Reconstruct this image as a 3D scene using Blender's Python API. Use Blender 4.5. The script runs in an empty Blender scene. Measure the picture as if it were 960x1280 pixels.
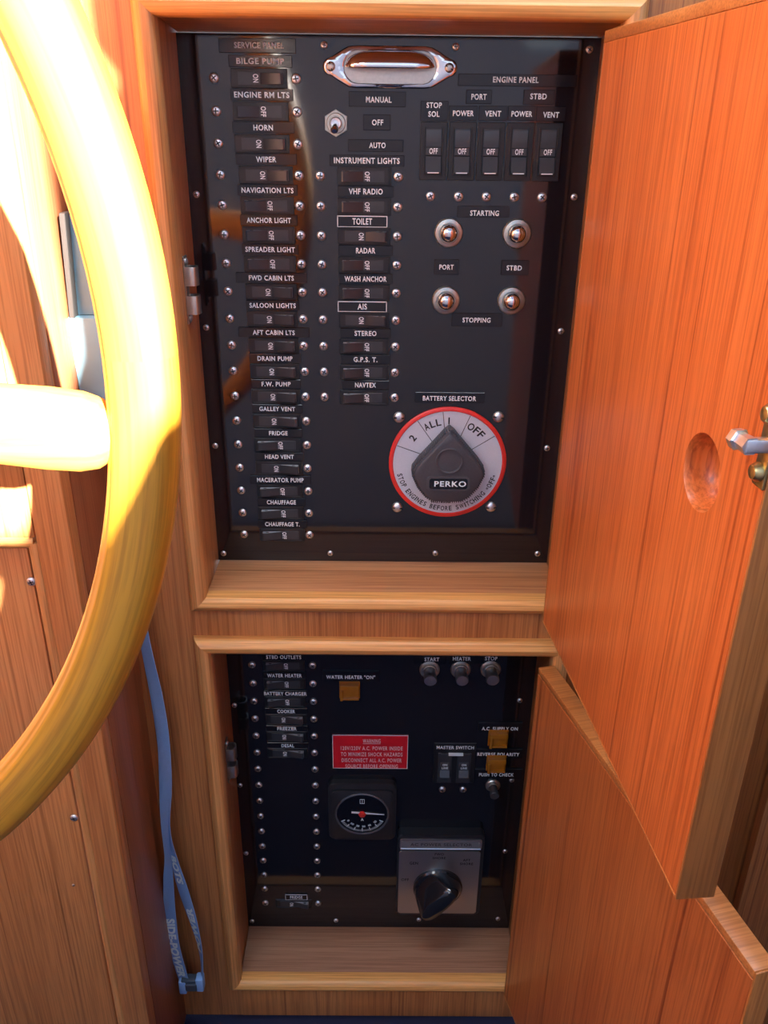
import bpy, bmesh, math, random
from mathutils import Vector, Matrix
import numpy as np
random.seed(7)
S = 0.001                      # everything below is written in millimetres
sc = bpy.context.scene
COL = sc.collection

# ------------------------------------------------------------------ camera
F_PX, PITCH, YAW, ROLL = 1050.22, 0.433895, 0.005927, 0.011807
CAM = np.array([161.745, -901.813, -37.529])
_f = np.array([math.sin(YAW)*math.cos(PITCH), math.cos(YAW)*math.cos(PITCH), -math.sin(PITCH)])
_r = np.array([math.cos(YAW), -math.sin(YAW), 0.0])
_u = np.cross(_r, _f)
RT = math.cos(ROLL)*_r + math.sin(ROLL)*_u
UP = -math.sin(ROLL)*_r + math.cos(ROLL)*_u
cam_d = bpy.data.cameras.new('camera')
cam_d.sensor_fit = 'VERTICAL'; cam_d.sensor_height = 36.0
cam_d.lens = F_PX/1280*36.0
cam_d.clip_start = 0.01; cam_d.clip_end = 50
cam = bpy.data.objects.new('camera', cam_d); COL.objects.link(cam)
M = Matrix(((RT[0], UP[0], -_f[0], CAM[0]*S), (RT[1], UP[1], -_f[1], CAM[1]*S), (RT[2], UP[2], -_f[2], CAM[2]*S), (0, 0, 0, 1)))
cam.matrix_world = M
sc.camera = cam

def at(px, py, Y=0.0):
    """a measured photo point laid on the plane y = Y; returns world x, z in mm"""
    d = (px-480)/F_PX*RT - (py-640)/F_PX*UP + _f
    t = (Y-CAM[1])/d[1]
    p = CAM + t*d
    return p[0], p[2]

# ------------------------------------------------------------------ world, sun, exposure
w = bpy.data.worlds.new('sky'); sc.world = w; w.use_nodes = True
nt = w.node_tree; nt.nodes.clear()
wo = nt.nodes.new('ShaderNodeOutputWorld'); bg = nt.nodes.new('ShaderNodeBackground')
tc = nt.nodes.new('ShaderNodeTexCoord'); sep = nt.nodes.new('ShaderNodeSeparateXYZ'); rp = nt.nodes.new('ShaderNodeValToRGB')
nt.links.new(tc.outputs['Generated'], sep.inputs[0]); nt.links.new(sep.outputs['Z'], rp.inputs[0])
rp.color_ramp.elements[0].position = 0.0; rp.color_ramp.elements[0].color = (0.62, 0.70, 0.78, 1)
rp.color_ramp.elements[1].position = 0.7; rp.color_ramp.elements[1].color = (0.30, 0.50, 0.95, 1)
nt.links.new(rp.outputs[0], bg.inputs[0]); nt.links.new(bg.outputs[0], wo.inputs[0])
bg.inputs[1].default_value = 2.1
sun_d = bpy.data.lights.new('sun', 'SUN'); sun_d.energy = 100; sun_d.angle = math.radians(0.8); sun_d.color = (1, 0.95, 0.88)
sun = bpy.data.objects.new('sun', sun_d); COL.objects.link(sun)
SUN = Vector((-162, 258, -124)).normalized()
sun.rotation_euler = SUN.to_track_quat('-Z', 'Y').to_euler()
sun.location = (1.5, -2.5, 1.5)

def area(name, loc, target, sx, sy, power, color):
    d = bpy.data.lights.new(name, 'AREA'); d.shape = 'RECTANGLE'; d.size = sx; d.size_y = sy; d.energy = power; d.color = color
    o = bpy.data.objects.new(name, d); COL.objects.link(o); o.location = loc
    o.rotation_euler = (Vector(target)-Vector(loc)).to_track_quat('-Z', 'Y').to_euler()
    return o
area('cabin_fill_light', (-0.45, -1.0, 0.50), (0.25, 0, -0.25), 0.7, 0.4, 6.0, (0.90, 0.95, 1.0))  # added unseen lamp: soft fill that fades towards the floor

area('wall_fill_light', (0.3, -0.35, 0.86), (0.35, -1.6, -0.1), 1.2, 0.35, 30, (0.80, 0.90, 1.0))  # added lamp brightening the back wall for the black panel to reflect

sc.view_settings.view_transform = 'Standard'; sc.view_settings.look = 'None'
sc.view_settings.gamma = 1; sc.view_settings.use_curve_mapping = False
sc.view_settings.exposure = 0.1
sc.cycles.use_denoising = True
sc.cycles.max_bounces = 6; sc.cycles.diffuse_bounces = 3; sc.cycles.glossy_bounces = 4
sc.cycles.sample_clamp_indirect = 4.0
sc.cycles.caustics_reflective = False; sc.cycles.caustics_refractive = False

# ------------------------------------------------------------------ materials
def new_mat(name):
    m = bpy.data.materials.new(name); m.use_nodes = True
    return m, m.node_tree, m.node_tree.nodes['Principled BSDF']

def plain(name, col, rough=0.4, metal=0.0, noise=0.0, nscale=60, coat=0.0, bump=0.0, trans=0.0, spec=0.5):
    m, t, b = new_mat(name)
    b.inputs['Base Color'].default_value = (*col, 1); b.inputs['Roughness'].default_value = rough
    b.inputs['Metallic'].default_value = metal; b.inputs['Coat Weight'].default_value = coat
    b.inputs['Coat Roughness'].default_value = 0.1
    b.inputs['Specular IOR Level'].default_value = spec
    b.inputs['Transmission Weight'].default_value = trans
    c = t.nodes.new('ShaderNodeTexCoord'); n = t.nodes.new('ShaderNodeTexNoise')
    n.inputs['Scale'].default_value = nscale; n.inputs['Detail'].default_value = 3
    t.links.new(c.outputs['Object'], n.inputs['Vector'])
    if noise:
        x = t.nodes.new('ShaderNodeMix'); x.data_type = 'RGBA'; x.blend_type = 'MIX'
        x.inputs['A'].default_value = (*[v*(1-noise) for v in col], 1); x.inputs['B'].default_value = (*[min(1, v*(1+noise)) for v in col], 1)
        t.links.new(n.outputs['Fac'], x.inputs['Factor']); t.links.new(x.outputs['Result'], b.inputs['Base Color'])
        mr = t.nodes.new('ShaderNodeMapRange'); mr.inputs['To Min'].default_value = rough*0.8; mr.inputs['To Max'].default_value = min(1, rough*1.25)
        t.links.new(n.outputs['Fac'], mr.inputs['Value']); t.links.new(mr.outputs[0], b.inputs['Roughness'])
    if bump:
        bp = t.nodes.new('ShaderNodeBump'); bp.inputs['Strength'].default_value = bump; bp.inputs['Distance'].default_value = 0.0005
        t.links.new(n.outputs['Fac'], bp.inputs['Height']); t.links.new(bp.outputs[0], b.inputs['Normal'])
    return m

def wood(name, axis, light, mid, dark, rough=0.38, coat=0.25, coat_rough=0.22, fine=170.0, streak=1.0, seed=0.0, uv=False):
    """teak: broad figure, fine pores and dark streaks, all drawn out along the grain axis"""
    m, t, b = new_mat(name)
    c = t.nodes.new('ShaderNodeTexCoord')
    def mp(across, along, off):
        n = t.nodes.new('ShaderNodeMapping'); s = [across]*3; s['xyz'.index(axis)] = along
        n.inputs['Scale'].default_value = s; n.inputs['Location'].default_value = (seed+off, seed*1.7+off, seed*0.6-off)
        t.links.new(c.outputs['UV' if uv else 'Object'], n.inputs['Vector']); return n.outputs[0]
    def ns(v, detail, rough_, dist=0.0):
        n = t.nodes.new('ShaderNodeTexNoise'); n.inputs['Scale'].default_value = 1; n.inputs['Detail'].default_value = detail
        n.inputs['Roughness'].default_value = rough_; n.inputs['Distortion'].default_value = dist
        t.links.new(v, n.inputs['Vector']); return n.outputs['Fac']
    broad = ns(mp(20, 0.9, 1.3), 4, 0.55, 0.4)
    pores = ns(mp(fine*3, 9, 3.1), 3, 0.6)
    lines = ns(mp(fine*1.25, 0.7, 5.7), 4, 0.55, 0.1)
    r1 = t.nodes.new('ShaderNodeValToRGB'); e = r1.color_ramp.elements
    e[0].position = 0.32; e[0].color = (*mid, 1); e[1].position = 0.68; e[1].color = (*light, 1)
    t.links.new(broad, r1.inputs[0])
    r2 = t.nodes.new('ShaderNodeValToRGB'); e = r2.color_ramp.elements
    e[0].position = 0.30; e[0].color = (0.75*streak,)*3+(1,); e[1].position = 0.445; e[1].color = (0, 0, 0, 1)
    t.links.new(lines, r2.inputs[0])
    x = t.nodes.new('ShaderNodeMix'); x.data_type = 'RGBA'; x.blend_type = 'MIX'
    t.links.new(r2.outputs[0], x.inputs['Factor']); t.links.new(r1.outputs[0], x.inputs['A']); x.inputs['B'].default_value = (*dark, 1)
    r3 = t.nodes.new('ShaderNodeValToRGB'); e = r3.color_ramp.elements
    e[0].position = 0.38; e[0].color = (0.72, 0.66, 0.62, 1); e[1].position = 0.56; e[1].color = (1.05, 1.05, 1.05, 1)
    t.links.new(pores, r3.inputs[0])
    y = t.nodes.new('ShaderNodeMix'); y.data_type = 'RGBA'; y.blend_type = 'MULTIPLY'; y.inputs['Factor'].default_value = 0.8
    t.links.new(x.outputs['Result'], y.inputs['A']); t.links.new(r3.outputs[0], y.inputs['B'])
    t.links.new(y.outputs['Result'], b.inputs['Base Color'])
    b.inputs['Roughness'].default_value = rough; b.inputs['Specular IOR Level'].default_value = 0.35; b.inputs['Coat Weight'].default_value = coat*0.55; b.inputs['Coat Roughness'].default_value = coat_rough
    bp = t.nodes.new('ShaderNodeBump'); bp.inputs['Strength'].default_value = 0.18; bp.inputs['Distance'].default_value = 0.0004
    t.links.new(pores, bp.inputs['Height']); t.links.new(bp.outputs[0], b.inputs['Normal'])
    return m

TL, TM, TD = (0.62, 0.265, 0.088), (0.53, 0.210, 0.064), (0.24, 0.075, 0.025)
W_STILE = wood('teak_upright', 'z', TL, TM, TD, seed=1.0)
W_RAIL = wood('teak_rail', 'z', (0.66, 0.275, 0.090), (0.54, 0.205, 0.062), (0.30, 0.09, 0.028), seed=4.0)
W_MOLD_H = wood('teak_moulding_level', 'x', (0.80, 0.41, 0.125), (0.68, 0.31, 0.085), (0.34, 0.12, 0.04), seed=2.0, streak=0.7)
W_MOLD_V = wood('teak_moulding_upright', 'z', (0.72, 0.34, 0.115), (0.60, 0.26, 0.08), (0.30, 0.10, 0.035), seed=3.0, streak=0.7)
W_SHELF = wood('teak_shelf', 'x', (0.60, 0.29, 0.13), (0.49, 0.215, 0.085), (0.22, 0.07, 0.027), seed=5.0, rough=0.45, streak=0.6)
W_SHELF_LOW = wood('dusty_shaded_teak_shelf', 'x', (0.40, 0.215, 0.125), (0.32, 0.155, 0.085), (0.20, 0.09, 0.05), seed=5.6, rough=0.6, coat=0.0, streak=0.5)  # dust plus the lower locker's shade mixed into the darker tone
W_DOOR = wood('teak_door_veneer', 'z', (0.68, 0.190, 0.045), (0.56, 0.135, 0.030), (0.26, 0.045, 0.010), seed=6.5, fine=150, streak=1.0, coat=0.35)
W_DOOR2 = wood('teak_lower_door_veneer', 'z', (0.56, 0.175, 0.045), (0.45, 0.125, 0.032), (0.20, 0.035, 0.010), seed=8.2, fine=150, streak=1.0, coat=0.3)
W_EDGE = wood('teak_lipping_upright', 'z', (0.46, 0.175, 0.045), (0.34, 0.115, 0.030), (0.17, 0.05, 0.018), seed=7.0)
W_EDGE_H = wood('teak_lipping_level', 'y', (0.60, 0.24, 0.065), (0.48, 0.17, 0.045), (0.2, 0.06, 0.02), seed=7.7, streak=0.5)
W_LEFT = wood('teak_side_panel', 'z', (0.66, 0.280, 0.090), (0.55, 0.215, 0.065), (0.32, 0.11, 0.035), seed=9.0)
W_WHEEL = wood('varnished_wheel_wood', 'x', (0.66, 0.30, 0.022), (0.58, 0.235, 0.014), (0.40, 0.13, 0.010), seed=2.2, uv=True, fine=60, rough=0.45, coat=1.6, coat_rough=0.42, streak=0.5)
W_SPOKE = wood('varnished_spoke_wood', 'x', (0.74, 0.36, 0.06), (0.62, 0.26, 0.03), (0.34, 0.11, 0.01), seed=6.2, fine=70, rough=0.45, coat=1.6, coat_rough=0.42, streak=0.5)
M_PANEL = plain('black_acrylic', (0.009, 0.009, 0.012), 0.07, noise=0.25, nscale=8, coat=0.0, spec=0.75)
M_PLATE = plain('black_label_plastic', (0.010, 0.010, 0.013), 0.17, noise=0.2, nscale=200)
M_EDGE = plain('worn_plate_edge', (0.16, 0.17, 0.19), 0.4, noise=0.2)
M_BRK = plain('black_breaker_plastic', (0.011, 0.012, 0.014), 0.36, noise=0.15, nscale=150)
M_TOGTOP = plain('toggle_plastic_sheen', (0.26, 0.28, 0.30), 0.4, noise=0.2, nscale=180)  # sheen on lever tops and ends painted as lighter grey
M_TOG = plain('dark_grey_toggle_plastic', (0.034, 0.038, 0.044), 0.34, noise=0.2, nscale=180)
M_WHITE = plain('white_lettering', (0.86, 0.88, 0.88), 0.5, noise=0.04)
M_STEEL = plain('stainless_steel', (0.82, 0.83, 0.84), 0.36, 1.0, noise=0.12, nscale=300)
M_CHROME = plain('chrome', (0.78, 0.76, 0.76), 0.12, 1.0, noise=0.06, nscale=90)
M_BRUSH = plain('brushed_metal', (0.52, 0.47, 0.42), 0.34, 1.0, noise=0.15, nscale=400)
M_NICKEL = plain('dull_nickel', (0.50, 0.50, 0.44), 0.36, 1.0, noise=0.2, nscale=200)
M_BRASS = plain('tarnished_brass', (0.58, 0.45, 0.20), 0.35, 1.0, noise=0.25, nscale=200)
M_DARK = plain('slot_black', (0.01, 0.01, 0.01), 0.6)
M_RED = plain('red_placard_plastic', (0.62, 0.012, 0.022), 0.35, noise=0.08)
M_REDRIM = plain('red_enamel_ring', (0.75, 0.04, 0.03), 0.3, noise=0.08)
M_DIAL = plain('brushed_silver_dial', (0.70, 0.74, 0.80), 0.45, 0.35, noise=0.06, nscale=500)
M_KNOB = plain('charcoal_moulded_knob', (0.060, 0.063, 0.075), 0.55, noise=0.25, nscale=400, bump=0.5)
M_BLACKTXT = plain('black_print', (0.012, 0.012, 0.014), 0.5)
M_METER = plain('meter_case_plastic', (0.014, 0.016, 0.020), 0.42, noise=0.15)
M_GLOSSBLK = plain('glossy_black_knob', (0.010, 0.012, 0.016), 0.08, noise=0.1, coat=0.6)
M_SILVER = plain('silver_face_plate', (0.50, 0.49, 0.48), 0.30, 0.9, noise=0.08, nscale=500)
M_AMBER = plain('amber_lens', (0.85, 0.30, 0.02), 0.15, noise=0.15, nscale=120, trans=0.55, coat=0.3)
M_STRAP = plain('blue_grey_webbing', (0.26, 0.46, 0.80), 0.75, noise=0.15, nscale=900, bump=0.6)
M_STRAPTXT = plain('pale_webbing_print', (0.80, 0.93, 0.97), 0.7, noise=0.08, nscale=900)
M_BUCKLE = plain('dark_buckle_plastic', (0.05, 0.07, 0.10), 0.35, noise=0.15)
M_BOX = plain('pale_blue_grey_plastic', (0.19, 0.38, 0.48), 0.5, noise=0.05, nscale=120)
M_DARKSTRIP = plain('dark_edge_strip', (0.06, 0.055, 0.05), 0.6)
M_CARPET = plain('navy_carpet', (0.006, 0.010, 0.040), 0.95, noise=0.6, nscale=700, bump=1.0)
M_ROOM = plain('reflected_blue_lining', (0.36, 0.46, 0.64), 0.6, noise=0.05)  # blue put in to tint what the black panel reflects
M_GLASS = plain('meter_glass', (1, 1, 1), 0.02, trans=1.0)

# webbing ribs on the strap
def rib(m, sx):
    t = m.node_tree; b = t.nodes['Principled BSDF']
    c = t.nodes.new('ShaderNodeTexCoord'); wv = t.nodes.new('ShaderNodeTexWave'); wv.inputs['Scale'].default_value = sx; wv.wave_type = 'BANDS'; wv.bands_direction = 'Y'
    t.links.new(c.outputs['UV'], wv.inputs['Vector'])
    bp = t.nodes.new('ShaderNodeBump'); bp.inputs['Strength'].default_value = 0.9; bp.inputs['Distance'].default_value = 0.0006
    t.links.new(wv.outputs['Fac'], bp.inputs['Height']); t.links.new(bp.outputs[0], b.inputs['Normal'])
rib(M_STRAP, 2.2)

# ------------------------------------------------------------------ mesh helpers (mm)
class MB:
    def __init__(s): s.bm = bmesh.new(); s.mi = 0
    def _v(s, p): return s.bm.verts.new((p[0]*S, p[1]*S, p[2]*S))
    def mark(s, n0):
        s.bm.faces.ensure_lookup_table()
        for f in s.bm.faces[n0:]: f.material_index = s.mi
    def box(s, x0, x1, y0, y1, z0, z1, bev=0.0, seg=2, mat=None):
        if mat is not None: s.mi = mat
        t = bmesh.new()
        bmesh.ops.create_cube(t, size=1)
        for v in t.verts:
            v.co = Vector(((x0+x1)/2+v.co.x*(x1-x0), (y0+y1)/2+v.co.y*(y1-y0), (z0+z1)/2+v.co.z*(z1-z0)))*S
        if bev: bmesh.ops.bevel(t, geom=t.edges[:], offset=bev*S, segments=seg, profile=0.5, affect='EDGES')
        return s.join(t)
    def join(s, t, mtx=None):
        if mtx is not None: bmesh.ops.transform(t, matrix=mtx, verts=t.verts[:])
        me = bpy.data.meshes.new('tmp'); t.to_mesh(me); t.free()
        n = len(s.bm.faces); s.bm.from_mesh(me); bpy.data.meshes.remove(me); s.mark(n)
        return s
    def lathe(s, prof, c=(0, 0, 0), seg=20, axis='y', mat=None, sx=1.0, sz=1.0):
        """prof = [(radius, distance out of the panel)], closed at ends with radius 0; out = -y"""
        if mat is not None: s.mi = mat
        n0 = len(s.bm.faces); rings = []
        for r, h in prof:
            if r <= 1e-6: 
                rings.append([s._v(s._ax((0, 0, h), c, axis))]); continue
            rings.append([s._v(s._ax((r*sx*math.cos(2*math.pi*k/seg), r*sz*math.sin(2*math.pi*k/seg), h), c, axis)) for k in range(seg)])
        for a, b in zip(rings, rings[1:]):
            for k in range(seg):
                k2 = (k+1) % seg
                if len(a) == 1 and len(b) == 1: continue
                if len(a) == 1: f = (a[0], b[k], b[k2])
                elif len(b) == 1: f = (a[k], b[0], a[k2])
                else: f = (a[k], b[k], b[k2], a[k2])
                try: s.bm.faces.new(f)
                except ValueError: pass
        s.mark(n0); return s
    def _ax(s, p, c, axis):
        a, b, h = p
        if axis == 'y': return (c[0]+a, c[1]-h, c[2]+b)
        if axis == 'z': return (c[0]+a, c[1]+b, c[2]+h)
        return (c[0]+h, c[1]+a, c[2]+b)
    def prism(s, pts, h0, h1, fn, bev=0.0, mat=None, seg=2):
        """pts = 2-D outline; fn(a, b, h) -> xyz mm"""
        if mat is not None: s.mi = mat
        t = bmesh.new()
        lo = [t.verts.new(Vector(fn(a, b, h0))*S) for a, b in pts]; hi = [t.verts.new(Vector(fn(a, b, h1))*S) for a, b in pts]
        t.faces.new(lo[::-1]); top = t.faces.new(hi); n = len(pts)
        for k in range(n): t.faces.new((lo[k], lo[(k+1) % n], hi[(k+1) % n], hi[k]))
        if bev: bmesh.ops.bevel(t, geom=list(top.edges), offset=bev*S, segments=seg, profile=0.5, affect='EDGES')
        return s.join(t)
    def tube(s, pts, r, seg=10, mat=None, caps=True):
        if mat is not None: s.mi = mat
        n0 = len(s.bm.faces); P = [Vector(p) for p in pts]; rings = []
        rs = r if isinstance(r, (list, tuple)) else [r]*len(P)
        for i, p in enumerate(P):
            d = (P[min(i+1, len(P)-1)]-P[max(i-1, 0)]).normalized()
            u = d.cross(Vector((0, 0, 1)) if abs(d.z) < 0.9 else Vector((1, 0, 0))).normalized(); v = d.cross(u)
            rings.append([s._v(p+rs[i]*(math.cos(2*math.pi*k/seg)*u+math.sin(2*math.pi*k/seg)*v)) for k in range(seg)])
        for a, b in zip(rings, rings[1:]):
            for k in range(seg): s.bm.faces.new((a[k], a[(k+1) % seg], b[(k+1) % seg], b[k]))
        if caps: s.bm.faces.new(rings[0][::-1]); s.bm.faces.new(rings[-1])
        s.mark(n0); return s
    def mesh(s, name, mats, smooth=True):
        bmesh.ops.recalc_face_normals(s.bm, faces=s.bm.faces[:])
        me = bpy.data.meshes.new(name); s.bm.to_mesh(me); s.bm.free()
        for m in (mats if isinstance(mats, (list, tuple)) else [mats]): me.materials.append(m)
        if smooth:
            me.shade_smooth() if hasattr(me, 'shade_smooth') else None
            try: me.set_sharp_from_angle(angle=math.radians(35))
            except Exception: pass
        return me

def link(name, me, parent=None, loc=(0, 0, 0), label=None, rot=None):
    o = bpy.data.objects.new(name, me); COL.objects.link(o)
    o.location = Vector(loc)*S
    if rot: o.rotation_euler = rot
    if parent is not None: o.parent = parent
    if label: o['label'] = label
    return o
def tag(o, label, cat, group=None, kind='thing'):
    o['label'] = label; o['category'] = cat; o['kind'] = kind
    if group: o['group'] = group
    return o
def empty(name, loc=(0, 0, 0)):
    o = bpy.data.objects.new(name, None); COL.objects.link(o); o.location = Vector(loc)*S; o.empty_display_size = 0.02
    return o
def struct(o): o['kind'] = 'structure'; return o

# text: evaluated once per string, fitted to a width and height in mm, centred on 0,0
_txt = {}
def text_pts(s, shear=0.0, space=1.0, bold=0.022):
    k = (s, shear, space, bold)
    if k in _txt: return _txt[k]
    cu = bpy.data.curves.new('t', 'FONT'); cu.body = s; cu.offset = bold; cu.resolution_u = 3; cu.shear = shear; cu.space_character = space; cu.space_line = 1.15; cu.align_x = 'CENTER'
    o = bpy.data.objects.new('t', cu); COL.objects.link(o)
    me = bpy.data.meshes.new_from_object(o)
    bpy.data.objects.remove(o); bpy.data.curves.remove(cu)
    v = np.array([p.co[:2] for p in me.vertices]); f = [tuple(p.vertices) for p in me.polygons]
    bpy.data.meshes.remove(me)
    lo, hi = v.min(0), v.max(0); v = (v-(lo+hi)/2)
    _txt[k] = (v, f, hi-lo); return _txt[k]
def text_mesh(s, wd, ht, mat, fn=None, bold=0.022, name='lettering', shear=0.0, rot=0.0, space=1.12):
    v, f, size = text_pts(s, shear, space, bold)
    if mat is M_WHITE: ht = ht*1.2
    V = v/size*np.array([wd, ht])
    c, sn = math.cos(rot), math.sin(rot)
    V = np.stack([V[:, 0]*c-V[:, 1]*sn, V[:, 0]*sn+V[:, 1]*c], 1)
    fn = fn or (lambda a, b: (a, 0, b))
    me = bpy.data.meshes.new(name)
    me.from_pydata([tuple(q*S for q in fn(a, b)) for a, b in V], [], f); me.materials.append(mat); me.update()
    return me
def letter(s, wd, ht, parent, loc, mat=None, **k):
    return link('lettering', text_mesh(s, wd, ht, mat or M_WHITE, **k), parent, loc)

def rrect(x0, x1, z0, z1, r, n=5):
    out = []
    for cx, cz, a0 in ((x1-r, z1-r, 0), (x0+r, z1-r, 90), (x0+r, z0+r, 180), (x1-r, z0+r, 270)):
        for k in range(n+1):
            a = math.radians(a0+90*k/n); out.append((cx+r*math.cos(a), cz+r*math.sin(a)))
    return out
XZ = lambda a, b, h: (a, -h, b)

# ------------------------------------------------------------------ setting
FY = -85.0                      # front face of the bulkhead
OX0, OX1 = -33.0, 366.0         # locker openings
U0, U1 = -522.0, 44.0           # upper opening
L0, L1 = -1158.0, -592.0        # lower opening
FLOOR = -1240.0
wall = struct(empty('wall_front', (160, 0, FLOOR)))
def wpart(name, me):
    o = link(name, me, wall, (-160, 0, -FLOOR)); return o
def board(name, x0, x1, y0, y1, z0, z1, mat, bev=0.8):
    return wpart(name, MB().box(x0, x1, y0, y1, z0, z1, bev).mesh(name, mat))
board('stile', -121, OX0, FY, 20, FLOOR, 620, W_STILE)
board('stile', OX1, 650, FY, 20, FLOOR, 620, W_EDGE)  # darker teak paints in the shade behind the open doors
board('stile', 650.5, 1500, FY-14, 20, FLOOR, 620, W_STILE)
board('rail', OX0, OX1, FY, -22, L1+14, U0-12, W_RAIL, 0.2)
board('rail', OX0, OX1, FY, 20, FLOOR, L0-12, W_RAIL, 0.2)
board('rail', OX0, OX1, FY, 20, U1+12, 620, W_RAIL, 0.2)
# shelf boards, ceilings and side linings of the two lockers
board('shelf_board', OX0+1, OX1, FY, 12, U0-12, U0, W_SHELF, 0.2)
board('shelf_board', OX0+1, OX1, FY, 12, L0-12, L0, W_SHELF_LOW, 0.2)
wpart('top_board', MB().prism([(12, 37), (FY, U1), (FY, U1+12), (12, U1+12)], OX0+1, OX1, lambda a, b, h: (h, a, b)).mesh('top_board', W_SHELF))
board('top_board', OX0+1, OX1, FY, 12, L1, L1+12, W_SHELF, 0.2)
# mouldings with a rounded nose, mitred at the corners
def moulding(x0, x1, z0, z1):
    """frame moulding around an opening: 20 mm wide, nose proud of the wall"""
    prof = [(0, 8), (0, -5), (1.5, -9.5), (5, -12.5), (10, -13.2), (15, -10.5), (18.5, -6), (20, 0), (20, 2)]
    A = [(x0, z0), (x1, z0), (x1, z1), (x0, z1)]
    O = [(-1, -1), (1, -1), (1, 1), (-1, 1)]
    for k in range(4):
        a, b, oa, ob = A[k], A[(k+1) % 4], O[k], O[(k+1) % 4]
        m = MB(); ra = [m._v((a[0]+oa[0]*(q-2.5), FY+d, a[1]+oa[1]*(q-2.5))) for q, d in prof]; rb = [m._v((b[0]+ob[0]*(q-2.5), FY+d, b[1]+ob[1]*(q-2.5))) for q, d in prof]
        n = len(prof)
        for i in range(n): m.bm.faces.new((ra[i], ra[(i+1) % n], rb[(i+1) % n], rb[i]))
        m.bm.faces.new(ra); m.bm.faces.new(rb[::-1])
        wpart('moulding', m.mesh('moulding', W_MOLD_H if k % 2 == 0 else W_MOLD_V))
moulding(OX0, OX1, U0, U1)
moulding(OX0, OX1, L0, L1)
fl = struct(link('floor', MB().box(-1500, 2200, -1700, 20, FLOOR-20, FLOOR, 0).mesh('floor', M_CARPET)))
cl = struct(link('ceiling_blocker', MB().box(-1500, 2200, -1600, 20, 900, 920, 0).mesh('ceiling_blocker', M_ROOM)))  # unseen; added to keep overhead sky light off the shelves

# left side of the bulkhead: a framed panel standing proud, and the board that returns to the wall
LY = -222.0
left = struct(empty('wall_left', (-300, LY, FLOOR)))
def lpart(name, me): return link(name, me, left, (300, -LY, -FLOOR))
lpart('stile', MB().box(-149, -118, LY, LY+22, FLOOR, 620, 1.2).mesh('stile', W_LEFT))
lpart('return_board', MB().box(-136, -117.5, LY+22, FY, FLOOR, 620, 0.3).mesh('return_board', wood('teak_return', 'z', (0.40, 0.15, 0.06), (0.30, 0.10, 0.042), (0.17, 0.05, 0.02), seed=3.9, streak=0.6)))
lpart('door_panel', MB().box(-600, -160.5, LY+4, LY+20, FLOOR, -392, 0.5).mesh('door_panel', W_LEFT))
lpart('upper_panel', MB().box(-600, -150, LY+1, LY+20, -382, 620, 0.5).mesh('upper_panel', W_LEFT))
def bead(p0, p1, r=5.8):
    m = MB(); d = [(0, 0), (r*2, 0)]
    return lpart('moulding', MB().tube([p0, p1], r, 12).mesh('moulding', W_MOLD_V if abs(p0[0]-p1[0]) < 1 else W_MOLD_H))
bead((-152.8, LY+5, FLOOR), (-152.8, LY+5, -388)); bead((-600, LY+5, -388), (-152.5, LY+5, -388))

# unseen low walls added to block side light near the floor
W_SIDE = wood('teak_side_blocker', 'z', (0.40, 0.15, 0.06), (0.32, 0.11, 0.04), (0.16, 0.05, 0.02), seed=11.0)
struct(link('wall_side_blocker', MB().box(-1500, -1480, -1600, 20, FLOOR, 150, 0).mesh('wall_side_blocker', W_SIDE)))
struct(link('wall_side_blocker', MB().box(1500, 1520, -1600, 20, FLOOR, -50, 0).mesh('wall_side_blocker', W_SIDE)))

# unseen wall added behind the viewer, openings shaped to cut the sun into patches
def back_pt(x, z): return (x+690.7, z+528.7)
cu = bpy.data.curves.new('wall', 'CURVE'); cu.dimensions = '2D'; cu.fill_mode = 'BOTH'; cu.extrude = 0.01
def spline(pts):
    sp = cu.splines.new('POLY'); sp.points.add(len(pts)-1); sp.use_cyclic_u = True
    for q, (a, b) in zip(sp.points, pts): q.co = (a*S, b*S, 0, 1)
spline([(-1500, FLOOR), (2200, FLOOR), (2200, 900), (-1500, 900)])
spline([(-1450, back_pt(0, -249)[1])]+[back_pt(*p) for p in ((14, -249), (58, -172), (80, -160), (84, -120), (108, -60), (112, 140), (192, 192), (172, 220), (172, 360))]+[(-1450, back_pt(0, 360)[1])])
spline([back_pt(*p) for p in ((-160, -290), (-16, -290), (-22, -312), (-38, -350), (-62, -385), (-160, -385))])
spline([back_pt(*p) for p in ((66, -185), (78, -185), (78, -262), (70, -262))])
o = bpy.data.objects.new('wall', cu); COL.objects.link(o)
me = bpy.data.meshes.new_from_object(o); bpy.data.objects.remove(o); bpy.data.curves.remove(cu)
me.materials.clear(); me.materials.append(M_ROOM)
wb = struct(link('wall_sun_blocker', me, None, (0, -1600, 0), rot=(math.radians(90), 0, 0)))

# ------------------------------------------------------------------ shared meshes for hardware
def dome_screw(r, h, cross=True, mats=(M_STEEL, M_DARK)):
    m = MB().lathe([(r, 0), (r, h*0.25), (r*0.93, h*0.55), (r*0.72, h*0.85), (r*0.4, h*0.98), (0, h)], seg=14, mat=0)
    if cross:
        for a in (20, 110):
            c_, s_ = math.cos(math.radians(a)), math.sin(math.radians(a)); L_, w_ = r*0.56, r*0.12
            m.prism([(L_*c_-w_*s_, L_*s_+w_*c_), (-L_*c_-w_*s_, -L_*s_+w_*c_), (-L_*c_+w_*s_, -L_*s_-w_*c_), (L_*c_+w_*s_, L_*s_-w_*c_)], h*0.5, h*1.02, XZ, mat=1)
    else:
        w_ = r*0.13; m.prism([(-r*0.9, -w_), (r*0.9, -w_), (r*0.9, w_), (-r*0.9, w_)], h*0.45, h*0.97, XZ, mat=1)
    return m.mesh('screw', list(mats))
SCREW = dome_screw(4.9, 2.8); SCREW_S = dome_screw(3.5, 2.2); SLOTTED = dome_screw(6.4, 4.6, False)
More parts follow.
